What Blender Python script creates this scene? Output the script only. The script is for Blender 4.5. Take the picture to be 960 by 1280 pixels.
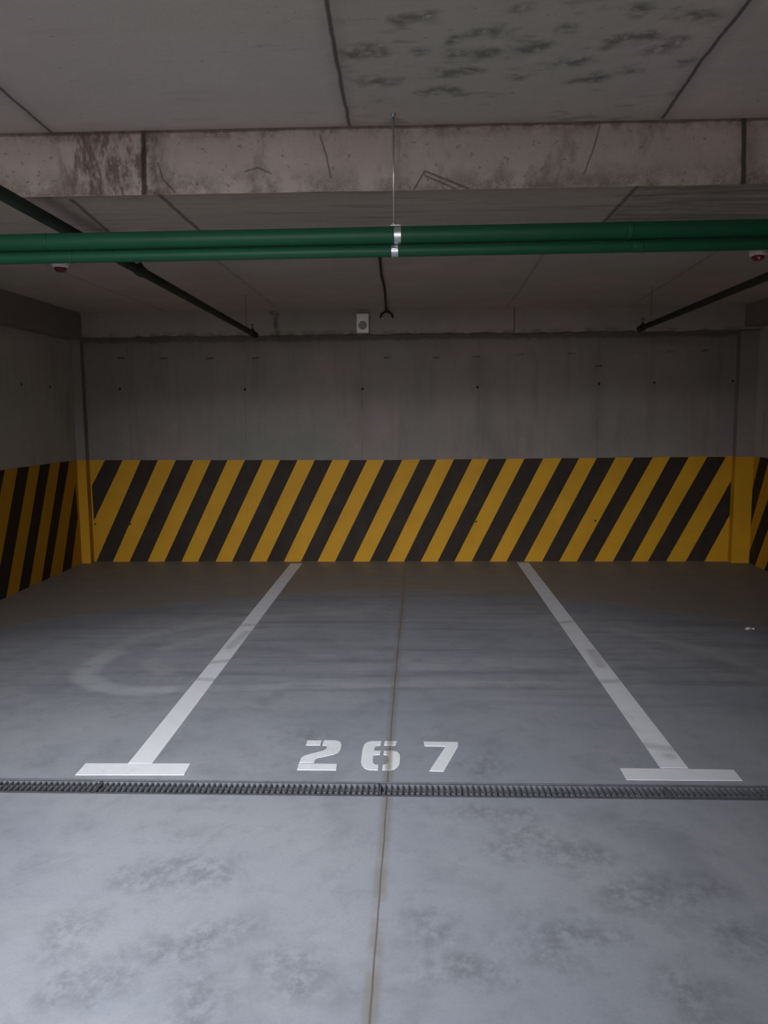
import bpy, bmesh, math, random
from mathutils import Vector, Matrix
random.seed(7)
C = bpy.context.scene.collection
S = bpy.context.scene
for o in list(bpy.data.objects): bpy.data.objects.remove(o)

# ------------------------------------------------------------------ camera, world, light, exposure
cam = bpy.data.cameras.new('camera'); camo = bpy.data.objects.new('camera', cam); C.objects.link(camo)
cam.sensor_fit = 'VERTICAL'; cam.sensor_height = 36.0; cam.lens = 36.0 * 1011.2 / 1280.0
cam.clip_start = .05
R = (Matrix.Rotation(.0373, 3, 'Z') @ Matrix.Rotation(-.1195, 3, 'X') @ Matrix.Rotation(.0073, 3, 'Y')
     @ Matrix.Rotation(math.pi / 2, 3, 'X'))
camo.matrix_world = Matrix.Translation((0, 0, 1.62)) @ R.to_4x4()
S.camera = camo

w = bpy.data.worlds.new('overcast_sky'); S.world = w; w.use_nodes = True
# outside: a dull sky above the horizon, a warm ground glow added below it to brighten the ceiling
wt = w.node_tree; bg = wt.nodes['Background']
wc = wt.nodes.new('ShaderNodeTexCoord'); wx = wt.nodes.new('ShaderNodeSeparateXYZ'); wr = wt.nodes.new('ShaderNodeMapRange')
wm = wt.nodes.new('ShaderNodeMix'); wm.data_type = 'RGBA'
wt.links.new(wc.outputs['Generated'], wx.inputs[0]); wt.links.new(wx.outputs[2], wr.inputs[0])
wr.inputs['From Min'].default_value = -.03; wr.inputs['From Max'].default_value = .03
wt.links.new(wr.outputs[0], wm.inputs[0])
wm.inputs[6].default_value = (.95, .86, .78, 1); wm.inputs[7].default_value = (.36, .40, .46, 1)
wt.links.new(wm.outputs[2], bg.inputs[0]); bg.inputs[1].default_value = 1.1

def area(name, loc, target, sx, sy, power, col, spread=180):
    l = bpy.data.lights.new(name, 'AREA'); l.shape = 'RECTANGLE'; l.size = sx; l.size_y = sy
    l.energy = power; l.color = col; l.spread = math.radians(spread)
    o = bpy.data.objects.new(name, l); C.objects.link(o); o.location = loc
    o.rotation_euler = (Vector(target) - Vector(loc)).to_track_quat('-Z', 'Y').to_euler()
    return o
# daylight falling in through the vehicle entrance behind the photographer
DN = math.radians(24.5)
area('entrance_daylight', (-1.7, -1.45, 2.3), (-1.7 + .75, -1.45 + 5 * math.cos(DN), 2.3 - 5 * math.sin(DN)), 2.8, .7, 77, (.92, .94, 1.0), 58)

S.view_settings.view_transform = 'Standard'; S.view_settings.look = 'None'
S.view_settings.gamma = 1; S.view_settings.use_curve_mapping = False
S.view_settings.exposure = 0.0

# ------------------------------------------------------------------ node helpers
class G:
    def __init__(s, name):
        s.m = bpy.data.materials.new(name); s.m.use_nodes = True
        s.t = s.m.node_tree; s.N = s.t.nodes; s.bs = s.N['Principled BSDF']
    def put(s, sock, v):
        if isinstance(v, bpy.types.NodeSocket): s.t.links.new(v, sock)
        elif v is not None:
            if sock.type == 'RGBA' and len(v) == 3: v = (*v, 1)
            sock.default_value = v
    def pos(s):
        if not hasattr(s, '_p'): s._p = s.N.new('ShaderNodeNewGeometry').outputs['Position']
        return s._p
    def math(s, op, a, b=None, c=None, clamp=False):
        n = s.N.new('ShaderNodeMath'); n.operation = op; n.use_clamp = clamp
        for i, v in enumerate((a, b, c)):
            if v is not None: s.put(n.inputs[i], v)
        return n.outputs[0]
    def vec(s, op, a, b=None, scale=None):
        n = s.N.new('ShaderNodeVectorMath'); n.operation = op
        s.put(n.inputs[0], a)
        if b is not None: s.put(n.inputs[1], b)
        if scale is not None: s.put(n.inputs['Scale'], scale)
        return n.outputs['Value'] if op in ('DOT_PRODUCT', 'LENGTH', 'DISTANCE') else n.outputs['Vector']
    def noise(s, scale, detail=4, rough=.55, dist=0, stretch=None, off=(0, 0, 0), color=False):
        p = s.pos()
        if stretch: p = s.vec('MULTIPLY', p, stretch)
        if off != (0, 0, 0): p = s.vec('ADD', p, off)
        n = s.N.new('ShaderNodeTexNoise'); s.put(n.inputs['Vector'], p)
        n.inputs['Scale'].default_value = scale; n.inputs['Detail'].default_value = detail
        n.inputs['Roughness'].default_value = rough; n.inputs['Distortion'].default_value = dist
        return n.outputs['Color' if color else 'Fac']
    def ramp(s, v, a, b, lo=0., hi=1.):
        n = s.N.new('ShaderNodeMapRange'); n.interpolation_type = 'SMOOTHSTEP'
        for i, x in zip(('Value', 'From Min', 'From Max', 'To Min', 'To Max'), (v, a, b, lo, hi)): s.put(n.inputs[i], x)
        return n.outputs[0]
    def mix(s, f, a, b, blend='MIX'):
        n = s.N.new('ShaderNodeMix'); n.data_type = 'RGBA'; n.blend_type = blend
        s.put(n.inputs[0], f); s.put(n.inputs[6], a); s.put(n.inputs[7], b)
        return n.outputs[2]
    def sep(s):
        if not hasattr(s, '_s'):
            n = s.N.new('ShaderNodeSeparateXYZ'); s.put(n.inputs[0], s.pos()); s._s = n.outputs
        return s._s
    def plane(s, axis, wob=0, wscale=3):
        """position projected along an axis, with an optional wobble"""
        k = {0: (0, 1, 1), 1: (1, 0, 1), 2: (1, 1, 0)}[axis]
        p = s.pos()
        if wob:
            c = s.vec('SUBTRACT', s.noise(wscale, 3, color=True), (.5, .5, .5))
            p = s.vec('ADD', p, s.vec('SCALE', c, scale=wob))
        return s.vec('MULTIPLY', p, k)
    def segs(s, p, axis, lst):
        """distance to the nearest of several polylines drawn in the plane across an axis"""
        def P(q): q = list(q); q.insert(axis, 0); return Vector(q)
        d = None
        for poly in lst:
            if len(poly) == 1: poly = [poly[0], (poly[0][0] + .001, poly[0][1])]
            for a, b in zip(poly, poly[1:]):
                a, b = P(a), P(b); ba = b - a
                pa = s.vec('SUBTRACT', p, tuple(a))
                h = s.math('MULTIPLY', s.vec('DOT_PRODUCT', pa, tuple(ba)), 1 / max(ba.dot(ba), 1e-9), clamp=True)
                q = s.vec('LENGTH', s.vec('SUBTRACT', pa, s.vec('SCALE', tuple(ba), scale=h)))
                d = q if d is None else s.math('MINIMUM', d, q)
        return d
    def lines(s, p, axis, lst, w, soft):
        return s.ramp(s.segs(p, axis, lst), w, w + soft, 1, 0)
    def mul(s, *a):
        r = a[0]
        for x in a[1:]: r = s.math('MULTIPLY', r, x)
        return r
    def done(s, col, rough=.8, bump=None, bstr=.3, bdist=.01, spec=.3, metal=0):
        s.put(s.bs.inputs['Base Color'], col); s.put(s.bs.inputs['Roughness'], rough)
        s.put(s.bs.inputs['Specular IOR Level'], spec); s.put(s.bs.inputs['Metallic'], metal)
        if bump is not None:
            b = s.N.new('ShaderNodeBump'); b.inputs['Strength'].default_value = bstr; b.inputs['Distance'].default_value = bdist
            s.put(b.inputs['Height'], bump); s.t.links.new(b.outputs[0], s.bs.inputs['Normal'])
        return s.m

# ------------------------------------------------------------------ materials
WARM = (.400, .352, .318); GREEN = (.362, .348, .300); PINK = (.430, .350, .332); DARK = (.115, .098, .086)

def concrete(g, a=WARM, b=GREEN, c=PINK, k=1.0):
    """board-formed concrete: broad tone patches, mottling and fine grain"""
    col = g.mix(g.ramp(g.noise(.55, 2, off=(3, 7, 1)), .38, .62), tuple(x * k for x in a), tuple(x * k for x in b))
    col = g.mix(g.ramp(g.noise(.8, 2, off=(11, 2, 5)), .45, .70), col, tuple(x * k for x in c))
    col = g.mix(g.ramp(g.noise(2.2, 6, .65), .35, .75, 0, .28), col, tuple(x * k * .55 for x in a))
    col = g.mix(g.ramp(g.noise(5, 5, .7, off=(9, 1, 1)), .5, .8, 0, .25), col, tuple(min(1, x * k * 1.5) for x in a))
    col = g.mix(g.ramp(g.noise(60, 3, .7), .3, .8, 0, .22), col, tuple(x * k * .6 for x in a))
    pores = g.ramp(g.noise(38, 2, .5, off=(1, 1, 8)), .70, .76)
    return g.mix(g.math('MULTIPLY', pores, .5), col, DARK)

def mat_plain_concrete(name, k=1.0):
    g = G(name); col = concrete(g, k=k)
    return g.done(col, .85, g.noise(14, 6, .7), .25, .01, .25)

def mat_lintel():
    g = G('lintel_concrete'); col = concrete(g, k=.84); x, y, z = g.sep()
    p = g.plane(1, .03, 9)
    st = g.mul(g.lines(p, 1, [[(-1.49, 2.70), (-1.46, 2.60), (-1.44, 2.50)], [(-1.44, 2.68), (-1.47, 2.62)]], .0, .05), g.ramp(g.noise(14, 5, .7), .3, .55))
    jt = g.lines(g.plane(1, .008, 9), 1, [[(1.055, 2.74), (1.055, 2.45)]], .002, .008)
    low = g.mul(g.ramp(z, 2.47, 2.53, 1, 0), g.ramp(g.noise(8, 6, .75), .42, .62))
    col = g.mix(g.mul(low, .6), col, (.10, .085, .072)); col = g.mix(g.mul(st, .75), col, (.06, .05, .045)); col = g.mix(g.mul(jt, .8), col, (.05, .042, .038))
    return g.done(col, .85, g.noise(14, 6, .7), .3, .012, .25)

def mat_ceiling():
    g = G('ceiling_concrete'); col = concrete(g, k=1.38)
    x, y, z = g.sep()
    # the middle plywood sheet left its own tone
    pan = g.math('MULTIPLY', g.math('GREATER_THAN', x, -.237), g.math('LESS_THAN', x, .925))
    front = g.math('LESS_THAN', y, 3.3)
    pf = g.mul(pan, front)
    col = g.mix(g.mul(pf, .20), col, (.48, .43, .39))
    left = g.mul(g.math('LESS_THAN', x, -.237), front)  # front ceiling on the left: extra brightness put into a paler tint
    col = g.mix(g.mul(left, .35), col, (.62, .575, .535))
    # dark mould blotches on the middle sheet
    spots = [[(-.13, 2.62), (-.20, 2.62), (-.12, 2.60)], [(.02, 2.62)], [(-.17, 2.83), (-.08, 2.84)], [(.12, 2.55)], [(.20, 2.52), (.25, 2.50)],
             [(.15, 2.65), (.24, 2.64)], [(.10, 2.78), (.20, 2.76)], [(.32, 2.63), (.40, 2.60)], [(.45, 2.50)], [(.45, 2.74), (.55, 2.70)],
             [(.60, 2.58), (.70, 2.55)], [(.75, 2.42), (.84, 2.44)], [(.80, 2.60), (.74, 2.66)], [(.55, 2.86), (.62, 2.84)], [(.35, 2.83)],
             [(.05, 2.93), (.15, 2.92)], [(.70, 2.80)], [(.62, 2.40)], [(.30, 2.38)], [(-.02, 2.42), (.04, 2.40)], [(.86, 2.75)]]
    d = g.segs(g.plane(2, .12, 9), 2, spots)
    blot = g.mul(g.ramp(d, .0, .060, 1, 0), g.ramp(g.noise(26, 4, .7), .32, .58))
    col = g.mix(g.mul(blot, .62), col, (.060, .060, .050))
    moss = g.mul(pf, g.ramp(g.noise(6, 5, .6, stretch=(1, 2, 1)), .56, .68))
    col = g.mix(g.mul(moss, .35), col, (.115, .118, .085))
    streak = g.ramp(g.noise(3, 4, .6, stretch=(.6, 5, 1), off=(4, 0, 0)), .60, .74)
    col = g.mix(g.mul(streak, .18), col, DARK)
    # joints between the sheets
    p = g.plane(2, .012, 9)
    J = [[(-.215, 1.2), (-.23, 2.299), (-.236, 2.638), (-.243, 3.252)], [(.905, 1.2), (.909, 2.36), (.909, 2.711), (.938, 3.235)],
         [(-1.38, 1.6), (-1.386, 2.821), (-1.405, 3.255)], [(2.1, 1.6), (2.1, 3.25)],
         [(.907, 4.0), (.907, 5.894), (.96, 7.678), (.96, 8.6)], [(2.09, 4.0), (2.093, 5.925), (2.244, 8.6)], [(-2.62, 4.0), (-2.675, 6.825), (-2.6, 8.6)],
         [(-1.40, 4.0), (-1.40, 8.6)], [(-.24, 4.0), (-.25, 8.6)]]
    ln = g.mul(g.lines(p, 2, J, .0025, .007), g.ramp(y, 3.3, 5.5, 1, .45))
    halo = g.mul(g.lines(p, 2, J, .0, .055), g.noise(11, 4, .7), g.ramp(y, 3.3, 5.5, 1, .4))
    col = g.mix(g.mul(ln, .75), col, (.035, .030, .026))
    col = g.mix(g.mul(halo, .40), col, (.07, .062, .055))
    h = g.math('SUBTRACT', g.noise(12, 6, .7), g.mul(ln, 2.0))
    return g.done(col, .85, h, .25, .012, .25)

def mat_beam():
    g = G('beam_concrete'); col = concrete(g, (.43, .365, .342), (.395, .358, .320), (.46, .362, .345))
    x, y, z = g.sep()
    face = g.math('LESS_THAN', y, 3.256)
    # honeycombing and dirt along the lower and upper edges
    low = g.mul(g.ramp(z, 2.48, 2.60, 1, 0), g.ramp(g.noise(9, 6, .75), .38, .58), face)
    top = g.mul(g.ramp(z, 2.66, 2.715, 0, 1), g.ramp(g.noise(11, 6, .75, off=(2, 2, 2)), .42, .62), face)
    col = g.mix(g.mul(low, .62), col, (.085, .078, .062))
    col = g.mix(g.mul(top, .60), col, (.09, .07, .065))
    chips = g.mul(g.ramp(z, 2.475, 2.535, 1, 0), g.ramp(g.noise(22, 4, .7, off=(5, 0, 0)), .55, .66), face)
    col = g.mix(g.mul(chips, .6), col, (.36, .33, .30))
    # wine-brown dirt left of the first joint
    dirt = g.mul(g.ramp(g.math('ABSOLUTE', g.math('ADD', x, 1.17)), .10, .30, 1, 0), g.ramp(g.noise(13, 6, .75, stretch=(1.6, 1, .6)), .43, .58), face)
    col = g.mix(g.mul(dirt, .75), col, (.085, .048, .046))
    smear = g.mul(g.ramp(g.noise(5, 6, .75, off=(8, 8, 0), stretch=(1.5, 1, .6)), .53, .68), face)
    col = g.mix(g.mul(smear, .42), col, (.10, .085, .078))
    dots = g.mul(g.ramp(g.noise(46, 3, .6, off=(0, 3, 0)), .64, .71), face)
    col = g.mix(g.mul(dots, .5), col, (.06, .048, .045))
    p = g.plane(1, .012, 12)
    joints = g.mul(g.lines(p, 1, [[(-1.041, 2.75), (-1.051, 2.45)], [(1.247, 2.75), (1.257, 2.45)]], .005, .008), face)
    halo = g.mul(g.lines(p, 1, [[(-1.00, 2.72), (-1.00, 2.46)], [(1.262, 2.72), (1.27, 2.46)]], .0, .07), g.ramp(g.noise(12, 5, .7), .3, .65), face)
    col = g.mix(g.mul(halo, .5), col, (.08, .066, .056))
    crack = g.mul(g.lines(p, 1, [[(-.357, 2.69), (-.333, 2.612), (-.319, 2.532)], [(.709, 2.704), (.69, 2.63), (.653, 2.53)],
                                 [(-.99, 2.60), (-.975, 2.54), (-.93, 2.49)], [(-.65, 2.56), (-.60, 2.575), (-.55, 2.55)]], .001, .005), face)
    pencil = g.mul(g.lines(g.plane(1, .004, 9), 1, [[(.005, 2.485), (.045, 2.55), (.214, 2.482)], [(.045, 2.533), (.165, 2.482)]], .0015, .004), face)
    col = g.mix(g.mul(crack, .6), col, (.06, .048, .045)); col = g.mix(g.mul(pencil, .7), col, (.07, .05, .05))
    col = g.mix(g.mul(joints, .85), col, (.03, .025, .022))
    crease = g.mul(g.ramp(g.math('ADD', z, g.mul(g.math('SUBTRACT', g.noise(7, 4, .7), .5), .02)), 2.704, 2.712), face)
    col = g.mix(g.mul(crease, .7), col, (.07, .05, .045))
    # soffit: boards running along the beam, sheet joints across it
    sof = g.math('LESS_THAN', z, 2.482)
    col = g.mix(g.mul(sof, .45), col, (.40, .335, .245))
    board = g.ramp(g.noise(4, 5, .65, stretch=(.5, 5, 1)), .50, .70)
    col = g.mix(g.mul(board, sof, .40), col, (.085, .078, .07))
    wet = g.mul(g.ramp(x, .85, .89), sof, g.ramp(g.noise(5, 6, .7, stretch=(.6, 4, 1), off=(2, 0, 0)), .36, .60))
    col = g.mix(g.mul(wet, .55), col, (.10, .09, .075))
    sj = g.lines(g.plane(2, .02, 9), 2, [[(-.989, 3.25), (-.999, 4.1)], [(.858, 3.25), (.862, 4.1)], [(-1.36, 3.3), (-1.45, 4.1)]], .004, .012)
    col = g.mix(g.mul(sj, sof, .65), col, (.04, .034, .03))
    h = g.math('SUBTRACT', g.noise(16, 6, .75), g.math('ADD', g.mul(low, .6), g.mul(joints, 1.5)))
    return g.done(col, .88, h, .4, .015, .2)

def mat_wall_back():
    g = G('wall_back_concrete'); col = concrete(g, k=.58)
    x, y, z = g.sep()
    run = g.ramp(g.noise(3, 5, .65, stretch=(3, 1, .35)), .50, .72)
    col = g.mix(g.mul(run, .28), col, DARK)
    p = g.plane(1, .012, 6)
    panel = g.lines(p, 1, [[(a, 1.1), (a, 2.7)] for a in (-3.12, -1.84, -.565, .70, 1.985, 3.27)], .002, .014)
    col = g.mix(g.mul(panel, .35, g.ramp(g.noise(5, 4, .6), .35, .6)), col, DARK)
    damp = g.mul(g.lines(g.plane(1, .10, 4), 1, [[(.72, 2.2), (.76, 1.5), (.9, 1.2)], [(-.55, 1.9), (-.56, 1.4)], [(1.95, 2.2), (1.97, 1.4)]], .0, .16), g.noise(8, 5, .7))
    col = g.mix(g.mul(damp, .35), col, (.07, .06, .058))
    ties = [(-3.61, 1.928), (-3.219, 1.925), (-1.84, 1.905), (-.555, 1.902), (.69, 1.909), (1.99, 1.936), (2.575, 1.94), (3.40, 1.953)]
    tie = g.lines(g.plane(1), 1, [[t] for t in ties], .010, .008)
    dash = g.lines(p, 1, [[(a - .035, b), (a + .03, b + .004)] for a, b in
                          ((-3.185, 2.253), (-2.718, 2.248), (-2.208, 2.243), (-1.709, 2.239), (-.275, 2.233), (.25, 2.228), (.671, 2.232),
                           (1.141, 2.249), (1.694, 2.256), (2.733, 2.262), (3.085, 2.27), (1.98, 2.12))], .002, .014)
    dash = g.mul(dash, g.ramp(g.noise(14, 3, .6), .34, .56))
    col = g.mix(g.mul(dash, .75), col, (.035, .028, .026)); col = g.mix(g.mul(tie, .9), col, (.012, .010, .010))
    # ragged dark strip under the lintel
    ed = g.ramp(g.math('ADD', z, g.mul(g.math('SUBTRACT', g.noise(9, 5, .8), .5), .12)), 2.40, 2.44)
    col = g.mix(g.mul(ed, .6), col, (.06, .052, .045))
    return g.done(col, .85, g.math('SUBTRACT', g.noise(13, 6, .7), g.mul(tie, 2)), .25, .012, .25)

def mat_wall_side():
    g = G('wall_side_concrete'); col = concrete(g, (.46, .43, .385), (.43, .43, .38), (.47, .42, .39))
    run = g.ramp(g.noise(3, 5, .65, stretch=(1, 3, .35)), .50, .72)
    col = g.mix(g.mul(run, .28), col, DARK)
    tie = g.lines(g.plane(0), 0, [[(a, 1.93)] for a in (8.2, 7.6, 6.4, 5.2, 4.0)], .012, .01)
    col = g.mix(g.mul(tie, .9), col, (.012, .01, .01))
    return g.done(col, .85, g.noise(13, 6, .7), .25, .012, .25)

FJ = [[(-.128, -5.5), (-.123, 1.985), (-.119, 2.93), (-.121, 4.16), (-.112, 5.707), (-.096, 7.306), (-.093, 8.85)]]
def mat_floor():
    g = G('floor_concrete'); x, y, z = g.sep()
    col = g.mix(g.ramp(g.noise(.7, 3, .6, off=(2, 5, 0)), .35, .65), (.292, .310, .350), (.338, .350, .378))
    col = g.mix(g.ramp(g.noise(1.7, 7, .68, dist=.4, off=(6, 1, 0)), .48, .70, 0, .50), col, (.205, .215, .240))
    cloud = g.ramp(g.noise(3.2, 7, .72, dist=.3, off=(1, 9, 0)), .52, .66)
    col = g.mix(g.mul(cloud, .33), col, (.19, .20, .222))
    lite = g.ramp(g.noise(2.4, 6, .7, off=(0, 0, 4)), .55, .75)
    col = g.mix(g.mul(lite, .30), col, (.42, .43, .45))
    fine = g.ramp(g.noise(9, 7, .75, dist=.3, stretch=(1, .8, 1), off=(4, 4, 0)), .50, .68)
    col = g.mix(g.mul(fine, .26), col, (.18, .19, .215))
    # blotchy dark smudges on the driving lane
    sp = [[(-.75, 2.25), (-.62, 2.33)], [(-.93, 2.12)], [(-.36, 2.24), (-.33, 2.14)], [(.10, 2.22), (.20, 2.2)], [(.05, 2.37)], [(.28, 3.15), (.42, 3.18)],
          [(.35, 2.9), (.5, 2.95)], [(.42, 2.3), (.55, 2.36)], [(.75, 2.6), (.95, 2.62)], [(.6, 2.85)], [(-.95, 2.65), (-.7, 2.7)], [(.8, 2.12)], [(-.6, 2.05)],
          [(1.0, 2.4)], [(-1.1, 2.3)], [(-.45, 3.85), (-.55, 3.93)], [(.28, 3.6), (.36, 3.66)]]
    d = g.segs(g.plane(2, .35, 5), 2, sp)
    sm = g.mul(g.ramp(d, .0, .19, 1, 0), g.ramp(g.noise(20, 7, .78, stretch=(1, .7, 1)), .40, .60))
    col = g.mix(g.mul(sm, .58), col, (.135, .142, .160))
    # sweeping-machine bands across the bay
    band = g.ramp(g.noise(3.0, 4, .6, stretch=(.22, 2.4, 1), off=(3, 3, 0)), .45, .68)
    bay = g.ramp(y, 3.9, 4.8)
    col = g.mix(g.mul(band, bay, .52), col, (.162, .175, .195))
    pl = g.plane(2, .09, 4)
    wipe = g.lines(pl, 2, [[(-1.45, 4.62), (-.1, 4.745), (1.4, 4.76)], [(-.05, 5.22), (1.0, 5.22), (1.25, 5.10)], [(.0, 5.10), (.9, 5.12)]], .03, .06)
    wipe = g.mul(wipe, g.ramp(g.noise(4, 5, .7), .32, .6))
    col = g.mix(g.mul(wipe, .50), col, (.43, .43, .435))
    arcs = g.lines(g.plane(2, .10, 3), 2, [[(-1.50, 4.60), (-1.76, 4.616), (-1.945, 4.72), (-2.08, 4.88), (-2.13, 5.1), (-2.08, 5.35)]], .03, .09)
    arcs2 = g.lines(g.plane(2, .10, 3), 2, [[(-2.15, 5.384), (-2.05, 5.75), (-1.774, 6.05), (-1.224, 6.40), (-.6, 6.5)], [(1.5, 6.0), (2.0, 5.5), (2.2, 5.0)],
                                            [(-1.75, 5.5), (-1.5, 5.8), (-1.2, 5.95)], [(-1.6, 4.95), (-1.75, 5.2)]], .02, .09)
    col = g.mix(g.mul(arcs, .62, g.ramp(g.noise(6, 4, .7), .20, .5)), col, (.49, .52, .53))
    col = g.mix(g.mul(arcs2, .48, g.ramp(g.noise(6, 4, .7), .28, .55)), col, (.42, .435, .44))
    # unswept brown dust by the walls, edged by the last tyre-wiped sweep
    xx = g.math('ADD', x, .15)
    yb = g.math('SUBTRACT', 7.36, g.mul(xx, xx, .15))
    dy = g.math('ADD', g.math('SUBTRACT', y, yb), g.mul(g.math('SUBTRACT', g.noise(1.6, 4, .6), .5), .5))
    wet = g.mul(g.ramp(dy, -1.0, -.05, 0, 1), g.ramp(dy, -.02, .05, 1, 0))
    col = g.mix(g.mul(wet, .50), col, (.14, .14, .145))
    dust = g.ramp(dy, -.03, .07)
    col = g.mix(g.mul(dust, .85), col, (.228, .192, .158))
    # light scrape marks
    scr = g.ramp(g.noise(7, 4, .6, stretch=(.5, 4, 1), off=(7, 7, 7)), .70, .76)
    col = g.mix(g.mul(scr, .35), col, (.45, .46, .48))
    col = g.mix(g.ramp(g.noise(90, 2, .6), .35, .75, 0, .16), col, (.17, .175, .19))
    # saw-cut joint packed with brown dirt
    p = g.plane(2, .006, 6)
    dirt = g.mul(g.lines(p, 2, FJ, .009, .026), g.ramp(g.noise(3.5, 4, .7), .28, .52))
    col = g.mix(g.mul(dirt, .62), col, (.215, .192, .160))
    cut = g.lines(p, 2, FJ, .0016, .003)
    col = g.mix(g.mul(cut, .8), col, (.125, .105, .082))
    rough = g.math('ADD', .42, g.mul(g.noise(5, 4, .6), .30))
    h = g.math('SUBTRACT', g.mul(g.noise(8, 5, .6), .5), g.mul(cut, 2.5))
    return g.done(col, rough, h, .10, .01, .35)

def mat_floor_paint():
    g = G('white_floor_paint')
    col = g.mix(g.ramp(g.noise(9, 5, .7), .35, .7, 0, .35), (.80, .81, .84), (.66, .67, .70))
    tyre = g.lines(g.plane(2, .04, 8), 2, [[(-1.36, 5.15), (-1.22, 5.2)], [(-1.30, 5.5), (-1.26, 5.9)], [(-1.36, 4.82), (-1.24, 4.80)], [(-1.36, 6.1), (-1.23, 6.12)],
                                           [(1.12, 3.85), (1.25, 3.80)], [(1.21, 3.72)], [(1.2, 5.1), (1.22, 5.45)], [(1.12, 6.2), (1.25, 6.25)], [(1.12, 4.8), (1.25, 4.82)]], .008, .05)
    col = g.mix(g.mul(tyre, .38), col, (.27, .27, .28))
    scuff = g.ramp(g.noise(6, 6, .75, stretch=(1, .5, 1)), .54, .72)
    col = g.mix(g.mul(scuff, .30), col, (.33, .33, .34))
    p = g.plane(2, .006, 6)
    dirt = g.mul(g.lines(p, 2, FJ, .003, .022), .75)
    col = g.mix(dirt, col, (.26, .21, .15))
    return g.done(col, .6, g.noise(40, 3), .1, .003, .3)

def mat_yellow():
    g = G('yellow_wall_paint')
    col = g.mix(g.ramp(g.noise(2.5, 5, .65), .35, .7), (.560, .285, .008), (.505, .248, .007))
    col = g.mix(g.ramp(g.noise(16, 4, .7), .6, .8, 0, .35), col, (.30, .15, .02))
    holes = g.lines(g.plane(1), 1, [[t] for t in ((-3.171, .428), (-3.57, .429), (.682, .446), (1.982, .452))], .008, .008)
    col = g.mix(g.mul(holes, .9), col, (.02, .012, .006))
    return g.done(col, .65, g.noise(18, 5, .7), .2, .006, .3)
def mat_black():
    g = G('black_wall_paint')
    col = g.mix(g.ramp(g.noise(4, 5, .7), .35, .7), (.022, .015, .010), (.034, .024, .015))
    return g.done(col, .7, g.noise(18, 5, .7), .2, .006, .25)

def mat_simple(name, col, rough=.5, metal=0, var=.3, scale=20, spec=.4):
    g = G(name)
    c = g.mix(g.ramp(g.noise(scale, 4, .65), .35, .75, 0, var), col, tuple(v * .5 for v in col))
    return g.done(c, rough, g.noise(scale * 3, 3), .06, .002, spec, metal)

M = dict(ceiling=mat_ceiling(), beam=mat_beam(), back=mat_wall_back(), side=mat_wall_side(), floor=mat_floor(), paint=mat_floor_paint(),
         yellow=mat_yellow(), black=mat_black(), conc=mat_plain_concrete('column_concrete', .60), lintel=mat_lintel(), sidebeam=mat_plain_concrete('side_beam_concrete', .6),
         green=mat_simple('green_pipe_paint', (.007, .062, .030), .52, 0, .25, 5, .22), dkgreen=mat_simple('dark_green_pipe_paint', (.013, .019, .014), .6, 0, .3, 9, .2),
         zinc=mat_simple('galvanised_steel', (.52, .53, .55), .35, .85, .2, 30), oldzinc=mat_simple('weathered_zinc', (.20, .18, .165), .6, .3, .3, 30), grate=mat_simple('dirty_galvanised_grate', (.150, .156, .172), .6, .3, .5, 14),
         gutter=mat_simple('gutter_dirt', (.045, .046, .05), .9, 0, .5, 12), brass=mat_simple('brass', (.20, .13, .06), .45, .7, .3, 40),
         white=mat_simple('white_plastic', (.86, .83, .80), .45, 0, .10, 12), grille=mat_simple('grey_grille', (.10, .10, .10), .6, 0, .3, 40),
         red=mat_simple('red_plastic', (.30, .02, .03), .35, 0, .2, 12), darkred=mat_simple('dark_red_plastic', (.16, .03, .03), .4, 0, .2, 12),
         rubber=mat_simple('black_cable_rubber', (.014, .012, .011), .6, 0, .3, 30), paper=mat_simple('white_paper', (.75, .72, .70), .8, 0, .15, 30),
         lens=mat_simple('clear_lens', (.8, .78, .76), .2, 0, .05, 10))

# ------------------------------------------------------------------ mesh helpers
def box(bm, a, b, mi=0):
    vs = [bm.verts.new((x, y, z)) for x in (a[0], b[0]) for y in (a[1], b[1]) for z in (a[2], b[2])]
    for f in ((0, 1, 3, 2), (4, 6, 7, 5), (0, 4, 5, 1), (2, 3, 7, 6), (0, 2, 6, 4), (1, 5, 7, 3)):
        bm.faces.new([vs[i] for i in f]).material_index = mi
def ring_sweep(bm, pts, rads, n=16, cap=True):
    """tube along a list of points with a radius at each"""
    pts = [Vector(p) for p in pts]; rings = []
    ref = Vector((0, 0, 1)) if abs((pts[-1] - pts[0]).normalized().z) < .9 else Vector((1, 0, 0))
    for i, p in enumerate(pts):
        t = (pts[min(i + 1, len(pts) - 1)] - pts[max(i - 1, 0)])
        if t.length < 1e-9: t = pts[-1] - pts[0]
        t.normalize(); u = t.cross(ref).normalized(); v = t.cross(u)
        rings.append([bm.verts.new(p + (u * math.cos(k * 2 * math.pi / n) + v * math.sin(k * 2 * math.pi / n)) * rads[i]) for k in range(n)])
    for a, b in zip(rings, rings[1:]):
        for k in range(n):
            f = bm.faces.new((a[k], a[(k + 1) % n], b[(k + 1) % n], b[k])); f.smooth = True
    if cap:
        bm.faces.new(rings[0][::-1]); bm.faces.new(rings[-1])
def tube(bm, a, b, r, n=16): ring_sweep(bm, [a, b], [r, r], n)
def prism(bm, pts, axis, lo, hi, mi=0):
    """extrude a 2D outline along an axis"""
    def P(q, h): q = list(q); q.insert(axis, h); return q
    A = [bm.verts.new(P(q, lo)) for q in pts]; B = [bm.verts.new(P(q, hi)) for q in pts]; n = len(pts)
    for f in ([A[::-1]], [B], *[[(A[i], A[(i + 1) % n], B[(i + 1) % n], B[i])] for i in range(n)]):
        bm.faces.new(f[0]).material_index = mi
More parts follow.
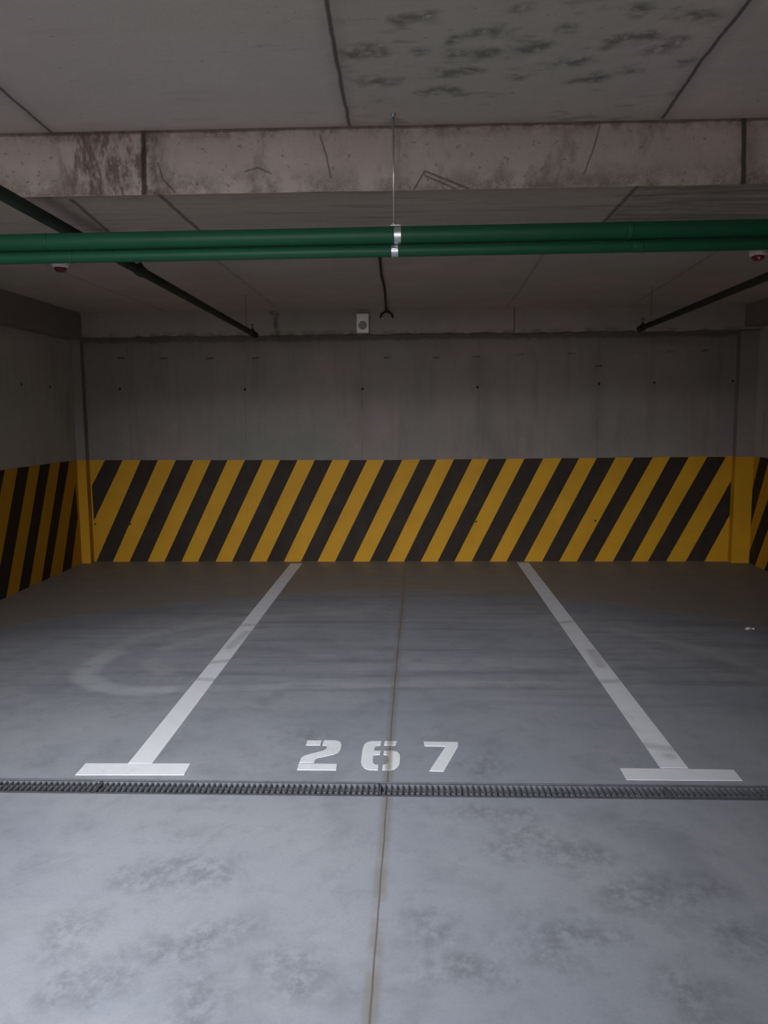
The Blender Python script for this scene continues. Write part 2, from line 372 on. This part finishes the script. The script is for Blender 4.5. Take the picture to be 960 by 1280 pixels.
def obj(name, bm, mats, parent=None, bevel=0):
    bmesh.ops.recalc_face_normals(bm, faces=bm.faces[:])
    me = bpy.data.meshes.new(name); bm.to_mesh(me); bm.free()
    o = bpy.data.objects.new(name, me); C.objects.link(o)
    for m in (mats if isinstance(mats, (list, tuple)) else [mats]): me.materials.append(m)
    if parent is not None:
        o.parent = parent; o.matrix_parent_inverse = Matrix.Translation(parent.location).inverted()
    if bevel:
        b = o.modifiers.new('edge', 'BEVEL'); b.width = bevel; b.segments = 2; b.limit_method = 'ANGLE'
    return o
def new(): return bmesh.new()
def tag(o, label, cat, group=None):
    o['label'] = label; o['category'] = cat
    if group: o['group'] = group
    return o
def thing(name, loc, label, cat, group=None):
    o = bpy.data.objects.new(name, None); C.objects.link(o); o.location = loc; o.empty_display_size = .05
    return tag(o, label, cat, group)
def struct(name, bm, mats, parent=None, label=None):
    o = obj(name, bm, mats, parent); o['kind'] = 'structure'
    if label: o['label'] = label
    return o

# ------------------------------------------------------------------ the setting
XL, XR, YB, ZC, ZS = -3.70, 3.62, 8.86, 2.72, 2.48
AX0, AX1, AY = -7.5, 7.5, -1.6                  # the driving lane in front of the bay
G0, G1 = 3.283, 3.423                            # drain gutter
bm = new()
box(bm, (AX0, AY, -.25), (AX1, G0, 0)); box(bm, (XL - .3, G1, -.25), (XR + .3, YB + .3, 0)); box(bm, (AX0, G0, -.25), (AX1, G1, -.15))
struct('floor', bm, M['floor'])
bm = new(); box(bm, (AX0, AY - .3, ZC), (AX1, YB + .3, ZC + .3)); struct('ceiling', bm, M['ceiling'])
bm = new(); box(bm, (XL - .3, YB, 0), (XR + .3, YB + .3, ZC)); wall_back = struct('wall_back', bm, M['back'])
bm = new(); box(bm, (XL - .3, 3.25, 0), (XL, YB, ZC)); box(bm, (AX0, 3.25, 0), (XL - .3, 3.55, ZC)); box(bm, (AX0 - .3, AY - .3, 0), (AX0, 3.55, ZC))
wall_left = struct('wall_left', bm, M['side'])
bm = new(); box(bm, (XR, 3.25, 0), (XR + .3, YB, ZC)); box(bm, (XR + .3, 3.25, 0), (AX1, 3.55, ZC)); box(bm, (AX1, AY - .3, 0), (AX1 + .3, 3.55, ZC))
wall_right = struct('wall_right', bm, M['side'])
# the wall behind the photographer, open where vehicles drive in
bm = new(); box(bm, (AX0, AY - .3, 0), (-4.6, AY, ZC)); box(bm, (1.6, AY - .3, 0), (AX1, AY, ZC))
struct('wall_front', bm, M['side'])

# beam over the drain, lintel, side beams, corner columns
bm = new(); box(bm, (XL, 3.25, ZS), (XR, 4.05, ZC)); struct('trim_1', bm, M['beam'], label='deep concrete beam spanning the front of the parking bays')
bm = new(); nx = 120
ys, zs = 8.68, 2.47
for i in range(nx):                                # lintel whose lower edge was cast ragged
    pass
lo = []
for i in range(nx + 1):
    x = XL + (XR - XL) * i / nx; lo.append((x, zs + random.uniform(-.010, .008)))
prism(bm, [(XL, ZC)] + lo + [(XR, ZC)], 1, ys, YB)
struct('trim_2', bm, M['lintel'], label='low concrete lintel along the top of the back wall')
bm = new(); box(bm, (XL, 4.05, 2.44), (-3.54, ys, ZC)); struct('trim_3', bm, M['sidebeam'], label='dark concrete beam along the top of the left wall')
bm = new(); box(bm, (3.43, 4.05, 2.50), (XR, ys, ZC)); struct('trim_4', bm, M['sidebeam'], label='dark concrete beam along the top of the right wall')
CY = 8.76
bm = new(); box(bm, (XL, CY, 0), (-3.60, YB, 2.47)); col_l = struct('trim_5', bm, M['conc'], label='narrow concrete column in the left rear corner')
bm = new(); box(bm, (3.43, CY, 0), (XR, YB, 2.47)); col_r = struct('trim_6', bm, M['conc'], label='narrow concrete column in the right rear corner')

# hazard bands painted on walls and columns: yellow coat, black diagonals over it
T = .0015
tops = [(-3.424, -3.224), (-3.022, -2.829), (-2.628, -2.432), (-2.237, -2.053), (-1.860, -1.660), (-1.472, -1.277), (-1.087, -.893), (-.700, -.511),
        (-.322, -.125), (.068, .251), (.438, .634), (.817, 1.012), (1.203, 1.406), (1.604, 1.794), (1.983, 2.185), (2.382, 2.583), (2.767, 2.968), (3.164, 3.363)]
bots = [None, (-3.578, -3.389), (-3.199, -2.994), (-2.803, -2.608), (-2.422, -2.223), (-2.038, -1.840), (-1.650, -1.453), (-1.262, -1.076), (-.881, -.681),
        (-.495, -.299), (-.112, .074), (.260, .446), (.636, .839), (1.020, 1.213), (1.411, 1.598), (1.792, 1.984), (2.185, 2.386), (2.564, 2.764), (2.976, 3.179)]
def ztop(x): return 1.145 - .016 * max(0, 1 - abs(x + .32) / 3.2)
bm = new()
edge = [(-3.60, 1.145)] + [(x, ztop(x)) for x in (-2.5, -1.5, -.9, -.32, .5, 1.5, 2.5)] + [(3.43, 1.155)]
prism(bm, [(-3.60, .001), (3.43, .001)] + edge[::-1], 1, YB - T, YB - .0001, 0)
def black(pts): prism(bm, pts, 1, YB - 2 * T, YB - T, 1)
black([(-3.424, ztop(-3.4)), (-3.224, ztop(-3.2)), (-3.582, .465), (-3.585, .857)])
for t, b in list(zip(tops, bots))[1:]:
    black([(b[0], .002), (b[1], .002), (t[1], ztop(t[1])), (t[0], ztop(t[0]))])
black([(2.976, .002), (3.179, .002), (3.428, .51), (3.428, .885)])
o = obj('hazard_band', bm, [M['yellow'], M['black']], wall_back); o['label'] = 'yellow and black diagonal warning stripes along the lower back wall'

def side_band(parent, X, sgn, polys, label):
    bm = new()
    a, b = (X + .0001, X + T) if sgn > 0 else (X - T, X - .0001)
    prism(bm, [(3.26, .001), (CY, .001), (CY, 1.153), (3.26, 1.158)], 0, a, b, 0)
    a, b = (X + T, X + 2 * T) if sgn > 0 else (X - 2 * T, X - T)
    for p in polys: prism(bm, p, 0, a, b, 1)
    o = obj('hazard_band', bm, [M['yellow'], M['black']], parent); o['label'] = label
zt = 1.153
L = [[(8.24, .002), (8.464, .002), (8.70, .52), (8.688, .90), (8.511, .564)], [(7.765, .002), (7.945, .002), (8.56, zt), (8.338, zt)],
     [(7.295, .002), (7.505, .002), (8.102, zt), (7.881, zt)], [(6.84, .002), (7.06, .002), (7.65, zt), (7.425, zt)]]
for k in range(1, 9):
    y0 = 6.84 - .462 * k
    if y0 > 3.0: L.append([(max(3.27, y0), .002), (max(3.27, y0 + .215), .002), (y0 + .805, zt), (y0 + .585, zt)])
side_band(wall_left, XL, 1, L, 'yellow and black diagonal warning stripes along the lower left wall')
Rr = [[(8.38, zt), (8.60, zt), (8.757, .80), (8.757, .405)], [(8.60, .002), (8.757, .002), (8.757, .12), (8.10, zt), (7.88, zt)]]
for k in range(1, 11):
    y0 = 8.60 - .46 * k
    if y0 - .73 > 3.27: Rr.append([(y0, .002), (y0 + .225, .002), (y0 - .50, zt), (y0 - .72, zt)])
side_band(wall_right, XR, -1, Rr, 'yellow and black diagonal warning stripes along the lower right wall')
for par, x0, x1, side in ((col_l, XL, -3.60, 1), (col_r, 3.43, XR, -1)):
    bm = new(); box(bm, (x0, CY - T, .001), (x1, CY - .0001, 1.150))
    if side > 0: box(bm, (x1 + .0001, CY - T, .001), (x1 + T, YB, 1.148))
    else: box(bm, (x0 - T, CY - T, .001), (x0 - .0001, YB, 1.152))
    o = obj('paint_coat', bm, M['yellow'], par); o['label'] = 'plain yellow painted foot of the column'

# ------------------------------------------------------------------ floor markings
def flat(bm, pts, h=.0018): prism(bm, pts, 2, .0002, h)
for name, xa, xb, bar, y1, lab in (
    ('left', -1.347, -1.233, [(-1.546, 3.463), (-1.048, 3.473), (-1.053, 3.594), (-1.548, 3.586)], 8.74, 'white T-shaped bay line on the floor, left of the number'),
    ('right', 1.128, 1.254, [(.941, 3.466), (1.450, 3.469), (1.454, 3.579), (.942, 3.585)], 8.80, 'white T-shaped bay line on the floor, right of the number')):
    t = thing('parking_line', ((xa + xb) / 2, 3.55, 0), lab, 'floor marking', 'white bay lines')
    bm = new(); flat(bm, [(xa, 3.593), (xb, 3.593), (xb, y1), (xa - (.012 if name == 'left' else 0), y1)]); obj('stem', bm, M['paint'], t)
    bm = new(); flat(bm, bar); obj('crossbar', bm, M['paint'], t)
num = thing('bay_number', (-.16, 3.7, 0), 'white stencilled number 267 on the floor between the bay lines', 'floor marking')
D2 = [[(-.537, 3.876), (-.466, 3.877), (-.466, 3.817), (-.537, 3.817)],
      [(-.455, 3.878), (-.405, 3.880), (-.383, 3.872), (-.368, 3.855), (-.361, 3.815), (-.362, 3.757), (-.370, 3.732), (-.388, 3.712), (-.457, 3.672), (-.469, 3.655), (-.473, 3.617), (-.541, 3.616),
       (-.540, 3.665), (-.530, 3.690), (-.512, 3.706), (-.449, 3.750), (-.432, 3.772), (-.429, 3.800), (-.437, 3.815), (-.455, 3.817)],
      [(-.542, 3.604), (-.364, 3.604), (-.361, 3.538), (-.541, 3.537)]]
D6 = [[(-.149, 3.875), (-.088, 3.876), (-.094, 3.824), (-.151, 3.823)],
      [(-.165, 3.874), (-.215, 3.873), (-.236, 3.860), (-.248, 3.836), (-.254, 3.773), (-.252, 3.627), (-.243, 3.585), (-.230, 3.560), (-.209, 3.543), (-.168, 3.543), (-.169, 3.598), (-.187, 3.602),
       (-.196, 3.625), (-.198, 3.706), (-.167, 3.712), (-.165, 3.756), (-.197, 3.756), (-.196, 3.800), (-.186, 3.818), (-.168, 3.823)],
      [(-.149, 3.756), (-.103, 3.757), (-.085, 3.747), (-.074, 3.725), (-.069, 3.682), (-.071, 3.605), (-.080, 3.572), (-.094, 3.552), (-.115, 3.543), (-.149, 3.543), (-.149, 3.598), (-.130, 3.606),
       (-.123, 3.630), (-.122, 3.675), (-.130, 3.706), (-.149, 3.712)]]
D7 = [[(.045, 3.873), (.215, 3.868), (.213, 3.813), (.133, 3.535), (.067, 3.538), (.152, 3.815), (.049, 3.820)]]
for nm, d in (('digit', D2), ('digit', D6), ('digit', D7)):
    bm = new()
    for p in d: flat(bm, p)
    obj(nm, bm, M['paint'], num)

# ------------------------------------------------------------------ drain
ch = thing('drain_channel', (0, (G0 + G1) / 2, -.15), 'narrow drainage gutter sunk across the floor in front of the bay lines', 'drain')
bm = new()
box(bm, (AX0, G0 + .001, -.149), (AX1, G1 - .001, -.135)); obj('gutter_bed', bm, M['gutter'], ch)
for ya, yb in ((G0 + .0005, G0 + .006), (G1 - .006, G1 - .0005)):
    bm = new(); box(bm, (AX0, ya, -.135), (AX1, yb, .001)); obj('edge_rail', bm, M['grate'], ch)
for ya, yb in ((G0 + .006, G0 + .016), (G1 - .016, G1 - .006)):
    bm = new(); box(bm, (AX0, ya, -.045), (AX1, yb, -.026)); obj('seat_ledge', bm, M['grate'], ch)
def grate_mesh(Lg):
    bm = new(); ya, yb = G0 + .008, G1 - .008
    box(bm, (.002, ya, -.025), (Lg - .002, ya + .012, -.001)); box(bm, (.002, yb - .012, -.025), (Lg - .002, yb, -.001))
    box(bm, (.0015, ya, -.025), (.0075, yb, -.001)); box(bm, (Lg - .0075, ya, -.025), (Lg - .0015, yb, -.001))
    n = int(round(Lg / .0255))
    for i in range(1, n):
        x = Lg * i / n; tw = .004
        # pressed slat, arched across the slot and rolled down at its edges
        prof = [(x - .0052, -.010), (x - .0042, -.004), (x, -.0012), (x + .0042, -.004), (x + .0052, -.010), (x + .0036, -.012), (x - .0036, -.012)]
        A = [bm.verts.new((p[0] - tw / 2, ya + .011, p[1])) for p in prof]; B = [bm.verts.new((p[0] + tw / 2, yb - .011, p[1])) for p in prof]
        k = len(prof)
        for j in range(k): bm.faces.new((A[j], A[(j + 1) % k], B[(j + 1) % k], B[j]))
        bm.faces.new(A); bm.faces.new(B)
    box(bm, (.002, (ya + yb) / 2 - .004, -.024), (Lg - .002, (ya + yb) / 2 + .004, -.013))
    return bm
xs = [-1.40 + 1.245 * k for k in range(-2, 5)]
glabs = ['slotted steel drain grate out by the left wall, left of the left bay line', 'slotted steel drain grate left of the left T-shaped bay line',
         'slotted steel drain grate from the left T-shaped line to the digit 6', 'slotted steel drain grate from the digit 6 to the right T-shaped line',
         'slotted steel drain grate right of the right T-shaped bay line', 'slotted steel drain grate out by the right wall, right of the right bay line']
proto = None
for k, xa in enumerate(xs[:-1]):
    if proto is None:
        proto = obj('drain_grate', grate_mesh(1.245), M['grate']); o = proto
    else:
        o = proto.copy(); C.objects.link(o)
    o.location = (xa, 0, 0); tag(o, glabs[k], 'drain grate', 'drain grates across the lane')

# ------------------------------------------------------------------ green mains on one hanger
PY, ZA, RA, ZB2, RB = 3.130, 2.2860, .033, 2.2300, .0215
SL = .0042                                        # the pipes rise slightly to the right
def pipe(name, z, r, label, rings):
    t = thing(name, (0, PY, z), label, 'pipe', 'green pipes across the bay')
    bm = new(); tube(bm, (AX0 + .002, PY, z + SL * AX0), (AX1 - .002, PY, z + SL * AX1), r, 28); obj('pipe_body', bm, M['green'], t)
    for x, wd in rings:
        bm = new(); ring_sweep(bm, [(x + q, PY, z + SL * x) for q in (-wd, -wd + .004, wd - .004, wd)], [r + .0002, r + .001, r + .001, r + .0002], 28)
        obj('weld_collar', bm, M['green'], t)
pipe('water_main', ZA, RA, 'thick green pipe running across the bay under the beam', [(-1.39, .006), (.80, .010)])
pipe('water_pipe', ZB2, RB, 'thinner green pipe slung right under the thick green pipe', [(-1.30, .006), (.83, .02)])
hg = thing('pipe_hanger', (-.072, PY, ZC), 'galvanised rod hanger with two straps round the green pipes', 'pipe hanger')
bm = new(); tube(bm, (-.072, PY, ZC + .002), (-.072, PY, ZA + RA + .012), .004, 10); obj('threaded_rod', bm, M['zinc'], hg)
bm = new(); ring_sweep(bm, [(-.072, PY, ZC), (-.072, PY, ZC - .004), (-.072, PY, ZC - .004), (-.072, PY, ZC - .012)], [.012, .012, .008, .008], 6); obj('anchor_nut', bm, M['zinc'], hg)
def strap(cx, z, r):
    z += SL * cx
    bm = new(); n = 40; w = .0125; th = .002
    ring = []
    for k in range(n):
        a = 2 * math.pi * k / n
        ring.append([bm.verts.new((cx + dx, PY + math.sin(a) * rr, z + math.cos(a) * rr)) for dx, rr in ((-w, r + .0005), (w, r + .0005), (w, r + .0010), (-w, r + .0010))])
    for k in range(n):
        a, b = ring[k], ring[(k + 1) % n]
        for j in range(4): bm.faces.new((a[j], a[(j + 1) % 4], b[(j + 1) % 4], b[j]))
    return bm
bm = strap(-.058, ZA, RA)
box(bm, (-.084, PY - .010, ZA + RA + .0018), (-.046, PY + .010, ZA + RA + .004)); ring_sweep(bm, [(-.072, PY, ZA + RA + .003), (-.072, PY, ZA + RA + .014)], [.008, .008], 6)
obj('strap', bm, M['zinc'], hg, .0008)
bm = strap(-.069, ZB2, RB)
box(bm, (-.0795, PY - RB - .012, ZB2 - .001), (-.0585, PY - RB - .0026, ZB2 + .003))
obj('strap', bm, M['zinc'], hg, .0008)

# ------------------------------------------------------------------ sprinkler branch pipes
def sprinkler(bm_parent, p, r):
    x, y, z = p
    bm = new(); ring_sweep(bm, [(x, y, z + r * .6), (x, y, z + r + .010), (x, y, z + r + .012), (x, y, z + r + .022)], [.014, .014, .009, .008], 12)
    for s in (-1, 1):
        ring_sweep(bm, [(x + s * .008, y, z + r + .02), (x + s * .014, y, z + r + .032), (x + s * .009, y, z + r + .046), (x, y, z + r + .052)], [.0028] * 4, 8)
    ring_sweep(bm, [(x, y, z + r + .02), (x, y, z + r + .048)], [.0025, .0025], 8)
    ring_sweep(bm, [(x, y, z + r + .050), (x, y, z + r + .054)], [.019, .021], 16)
    obj('sprinkler_head', bm, M['brass'], bm_parent)
def branch(a, b, r, label, heads, tees):
    a, b = Vector(a), Vector(b); d = (b - a).normalized()
    t = thing('sprinkler_pipe', tuple(a), label, 'sprinkler pipe', 'sprinkler branch pipes')
    bm = new(); tube(bm, a, b, r, 18); obj('pipe_body', bm, M['dkgreen'], t)
    bm = new(); ring_sweep(bm, [b - d * .03, b - d * .03, b + d * .006, b + d * .012], [r, r + .006, r + .006, r * .6], 18); obj('end_cap', bm, M['dkgreen'], t)
    for y in heads:
        p = a + d * ((y - a.y) / d.y)
        bm = new(); ring_sweep(bm, [p - d * .035, p - d * .035, p + d * .035, p + d * .035], [r, r + .006, r + .006, r], 18)
        ring_sweep(bm, [p, p + Vector((0, 0, r + .012))], [.017, .017], 14); obj('tee', bm, M['dkgreen'], t)
        sprinkler(t, p + Vector((0, 0, .006)), r)
    return a, d
def clip(p, r, ztop, label):
    t = thing('pipe_clip', (p[0], p[1], ztop), label, 'pipe clip', 'clips holding the sprinkler pipes')
    bm = new(); tube(bm, (p[0], p[1], p[2] + r + .002), (p[0], p[1], ztop + .001), .003, 8); obj('rod', bm, M['oldzinc'], t)
    bm = new(); n = 24; ring = []
    for k in range(n):
        an = 2 * math.pi * k / n
        ring.append([bm.verts.new((p[0] + math.sin(an) * rr, p[1] + dy, p[2] + math.cos(an) * rr)) for dy, rr in ((-.01, r + .0010), (.01, r + .0010), (.01, r + .0032), (-.01, r + .0032))])
    for k in range(n):
        A, B = ring[k], ring[(k + 1) % n]
        for j in range(4): bm.faces.new((A[j], A[(j + 1) % 4], B[(j + 1) % 4], B[j]))
    obj('clamp_ring', bm, M['dkgreen'], t)
RS = .0245
for a, b, lab, heads, clips in (
    ((-1.425, 2.0, 2.40), (-1.535, 7.95, 2.40), 'dark green sprinkler pipe under the ceiling over the left bay line', [4.43, 7.80],
     [(3.90, ZS, 'small clip fixing the left sprinkler pipe under the concrete beam'), (7.50, ZC, 'small rod clip near the rear end of the left sprinkler pipe')]),
    ((1.99, 2.0, 2.40), (2.112, 7.78, 2.40), 'dark green sprinkler pipe under the ceiling on the right', [4.6, 7.68],
     [(3.90, ZS, 'small clip fixing the right sprinkler pipe under the concrete beam'), (7.40, ZC, 'small rod clip near the rear end of the right sprinkler pipe')])):
    A, d = branch(a, b, RS, lab, heads, None)
    for y, zt_, l in clips:
        clip(A + d * ((y - A.y) / d.y), RS, zt_, l)

# ------------------------------------------------------------------ small fittings
def lathe(bm, c, prof, n=28):
    ring_sweep(bm, [(c[0], c[1], z) for r, z in prof], [r for r, z in prof], n)
for (x, y), lab, lo, on in (((-2.513, 5.843), 'small white fire detector on the ceiling at left with a dark red underside', 'darkred', False),
                           ((2.351, 5.778), 'small white fire detector on the ceiling at right with a bright red underside', 'red', True)):
    t = thing('fire_detector', (x, y, ZC), lab, 'fire detector', 'fire detectors on the ceiling')
    bm = new(); lathe(bm, (x, y), [(.052, ZC + .001), (.058, ZC - .006), (.059, ZC - .030), (.054, ZC - .040), (.046, ZC - .043)]); obj('detector_base', bm, M['white'], t)
    bm = new(); lathe(bm, (x, y), [(.043, ZC - .042), (.042, ZC - .054), (.034, ZC - .066), (.022, ZC - .074), (.010, ZC - .076)]); obj('sensor_dome', bm, M[lo], t)
    if on:
        bm = new(); lathe(bm, (x - .006, y - .036), [(.007, ZC - .054), (.007, ZC - .066), (.003, ZC - .070)], 12); obj('indicator', bm, M['lens'], t)

sx, sz, sy = -.531, 2.476, ys
sp = thing('wall_speaker', (sx, sy, sz), 'white box loudspeaker with a round grey grille on the lintel', 'loudspeaker')
bm = new(); box(bm, (sx - .063, sy - .065, sz), (sx + .063, sy, sz + .196)); obj('speaker_box', bm, M['white'], sp, .006)
gz = sz + .075
bm = new(); ring_sweep(bm, [(sx, sy - .0655, gz), (sx, sy - .069, gz)], [.043, .041], 32); gr = obj('round_grille', bm, M['grille'], sp)
bm = new()
for k in (-2, -1, 0, 1, 2):
    hw = math.sqrt(max(0, .040 ** 2 - (k * .014) ** 2))
    tube(bm, (sx - hw, sy - .070, gz + k * .014), (sx + hw, sy - .070, gz + k * .014), .0016, 6)
    tube(bm, (sx + k * .014, sy - .071, gz - hw), (sx + k * .014, sy - .071, gz + hw), .0016, 6)
obj('grille_bars', bm, M['white'], gr)

cb = thing('hanging_cable', (-.25, 5.6, ZC), 'black cable along the ceiling, forked at the lintel by the loudspeaker', 'cable')
def smooth(pts, k=6):
    P = [Vector(p) for p in pts]; out = []
    for i in range(len(P) - 1):
        p0, p1, p2, p3 = P[max(i - 1, 0)], P[i], P[i + 1], P[min(i + 2, len(P) - 1)]
        for j in range(k):
            t = j / k
            out.append(.5 * ((2 * p1) + (p2 - p0) * t + (2 * p0 - 5 * p1 + 4 * p2 - p3) * t * t + (3 * p1 - p0 - 3 * p2 + p3) * t ** 3))
    return out + [P[-1]]
zc_ = ZC - .010
pts = smooth([(-.225, 4.06, zc_), (-.225, 5.2, zc_), (-.235, 5.9, zc_), (-.252, 6.6, zc_), (-.250, 7.2, zc_), (-.268, 7.9, zc_), (-.280, 8.55, zc_), (-.280, 8.66, ZC - .030)])
bm = new(); ring_sweep(bm, pts, [.0095 if p.y < 8.4 else .013 for p in pts], 8); obj('cable_run', bm, M['rubber'], cb)
for s in (-1, 1):
    pts = smooth([(-.280, 8.655, ZC - .022), (-.280 + s * .028, 8.655, ZC - .036), (-.280 + s * .056, 8.655, ZC - .060), (-.280 + s * .062, 8.655, ZC - .092)])
    bm = new(); ring_sweep(bm, pts, [.011] * len(pts), 8); tl = obj('cable_tail', bm, M['rubber'], cb)
    e = pts[-1]
    bm = new(); ring_sweep(bm, [e + Vector((-s * .012, 0, .004)), e + Vector((-s * .022, 0, -.012))], [.007, .005], 8); obj('connector_tip', bm, M['white'], tl)

bm = new()                                          # crumpled scrap on the floor
V = [bm.verts.new(p) for p in ((-.030, .012, .004), (-.022, -.014, .002), (-.006, .016, .016), (.000, -.012, .012), (.014, .010, .005), (.016, -.010, .010), (.034, .004, .012), (.032, -.010, .003))]
for f in ((0, 1, 3, 2), (2, 3, 5, 4), (4, 5, 7, 6)): bm.faces.new([V[i] for i in f])
r = bmesh.ops.extrude_face_region(bm, geom=bm.faces[:])
for v in [v for v in r['geom'] if isinstance(v, bmesh.types.BMVert)]: v.co.z = max(0.0, v.co.z - .0022)
o = obj('paper_scrap', bm, M['paper']); o.location = (2.515, 6.02, 0)
tag(o, 'tiny crumpled white paper scrap on the floor toward the right wall', 'litter')
